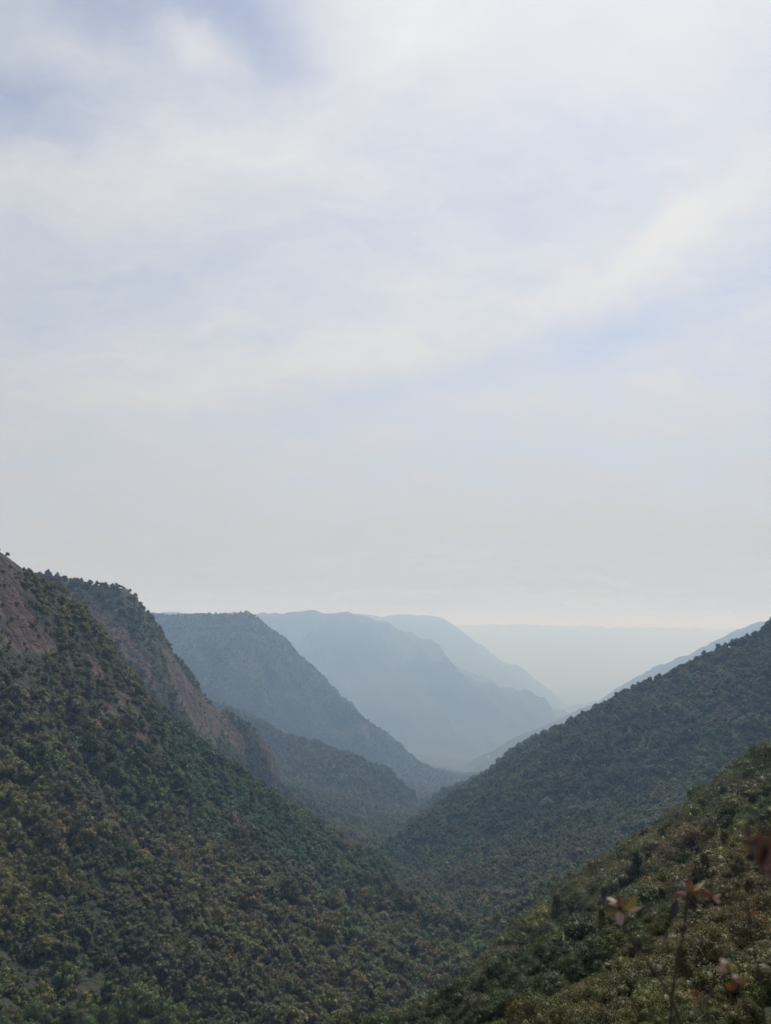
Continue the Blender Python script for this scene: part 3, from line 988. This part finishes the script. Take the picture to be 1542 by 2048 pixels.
sprig('short sprig with scattered orange leaves low above the bottom edge', 0.95,
      [(960, 1500), (1000, 1560), (1040, 1640), (1060, 1762)], 0.0008,
      [((965, 1530), (920, 1520), 40, ORNG, 0.4), ((975, 1530), (1000, 1560), 34, BRN, 0.4), ((1010, 1570), (1070, 1530), 36, BRN, 0.5), ((1050, 1650), (1110, 1620), 30, OLV, 0.5)], 5)
sprig('blurred brown sprig at the edge with a dark knot of leaves and broad russet ones', 0.62,
      [(1355, 200), (1370, 260), (1385, 350), (1405, 450), (1470, 530), (1560, 640), (1640, 900), (1660, 1300)], 0.0011,
      [((1365, 250), (1350, 150), 34, RED, 0.3), ((1370, 260), (1300, 235), 40, BRN, 0.5), ((1380, 290), (1440, 285), 50, ORNG, 0.3), ((1375, 330), (1300, 330), 44, BRN, 0.4),
       ((1385, 370), (1300, 400), 46, OLV, 0.4), ((1395, 430), (1340, 480), 50, DRK, 0.3), ((1400, 440), (1390, 320), 44, DRK, 0.4),
       ((1450, 520), (1480, 260), 130, BRN, 0.3), ((1470, 530), (1570, 240), 150, BRN, 0.2), ((1480, 540), (1590, 400), 120, PINK, 0.5), ((1500, 560), (1430, 400), 110, BRN, 0.4), ((1520, 600), (1580, 520), 120, BRN, 0.3),
       ((1560, 640), (1480, 480), 90, PINK, 0.5)], 6)


# ------------------------------------------------------------------ pale boulders in the stream bed
def rock_material():
    m = bpy.data.materials.new('pale_rock')
    m.use_nodes = True
    t = NT(m.node_tree)
    m.node_tree.nodes.clear()
    n = t.n('ShaderNodeTexNoise', ins={'Vector': t.n('ShaderNodeTexCoord').outputs['Object'], 'Scale': 1.5, 'Detail': 6.0}).outputs[0]
    b = t.n('ShaderNodeBsdfPrincipled', ins={'Base Color': t.mix(n, (0.22, 0.19, 0.16), (0.42, 0.38, 0.33)), 'Roughness': 0.9})
    t.n('ShaderNodeOutputMaterial', ins={'Surface': b.outputs[0]})
    return m


M_ROCK = rock_material()
RV, RF = ico(3)
for px_, py_, dist, rad, lab in [(728, 1650, 1700, 6.0, 'pale boulder in the shaded gully below the wooded knoll, westernmost of three'),
                                 (742, 1656, 1680, 4.2, 'small pale boulder between two larger ones in the shaded gully'),
                                 (756, 1650, 1700, 5.2, 'pale boulder in the shaded gully nearest the forested slope'),
                                 (977, 1516, 6000, 11.0, 'whitish rock far down the hazy valley beside the stream')]:
    r = np.random.RandomState(int(px_))
    # walk out along the sight line until it meets the ground, so that the rock rests on it
    for dd in np.arange(dist * 0.75, dist * 1.4, 4.0):
        q = ray(px_, py_, dd)
        gz = float(terrain(np.array([q[0]]), np.array([q[1]]))[0][0])
        if q[2] <= gz:
            break
    f1, f2 = r.uniform(0, 9, 2)
    nz = 1 + 0.25 * np.sin(RV[:, 0] * 3 + f1) * np.cos(RV[:, 1] * 2.6 + f2) + 0.06 * r.uniform(-1, 1, len(RV))
    o = bpy.data.objects.new('boulder', mesh_np('boulder', RV * nz[:, None] * rad * np.array([1.2, 1.0, 0.75]), RF, [M_ROCK]))
    o.location = (q[0], q[1], gz + 0.35 * rad)
    o['label'] = lab; o['category'] = 'boulder'; o['group'] = 'pale boulders in the valley bottom'
    C.objects.link(o)
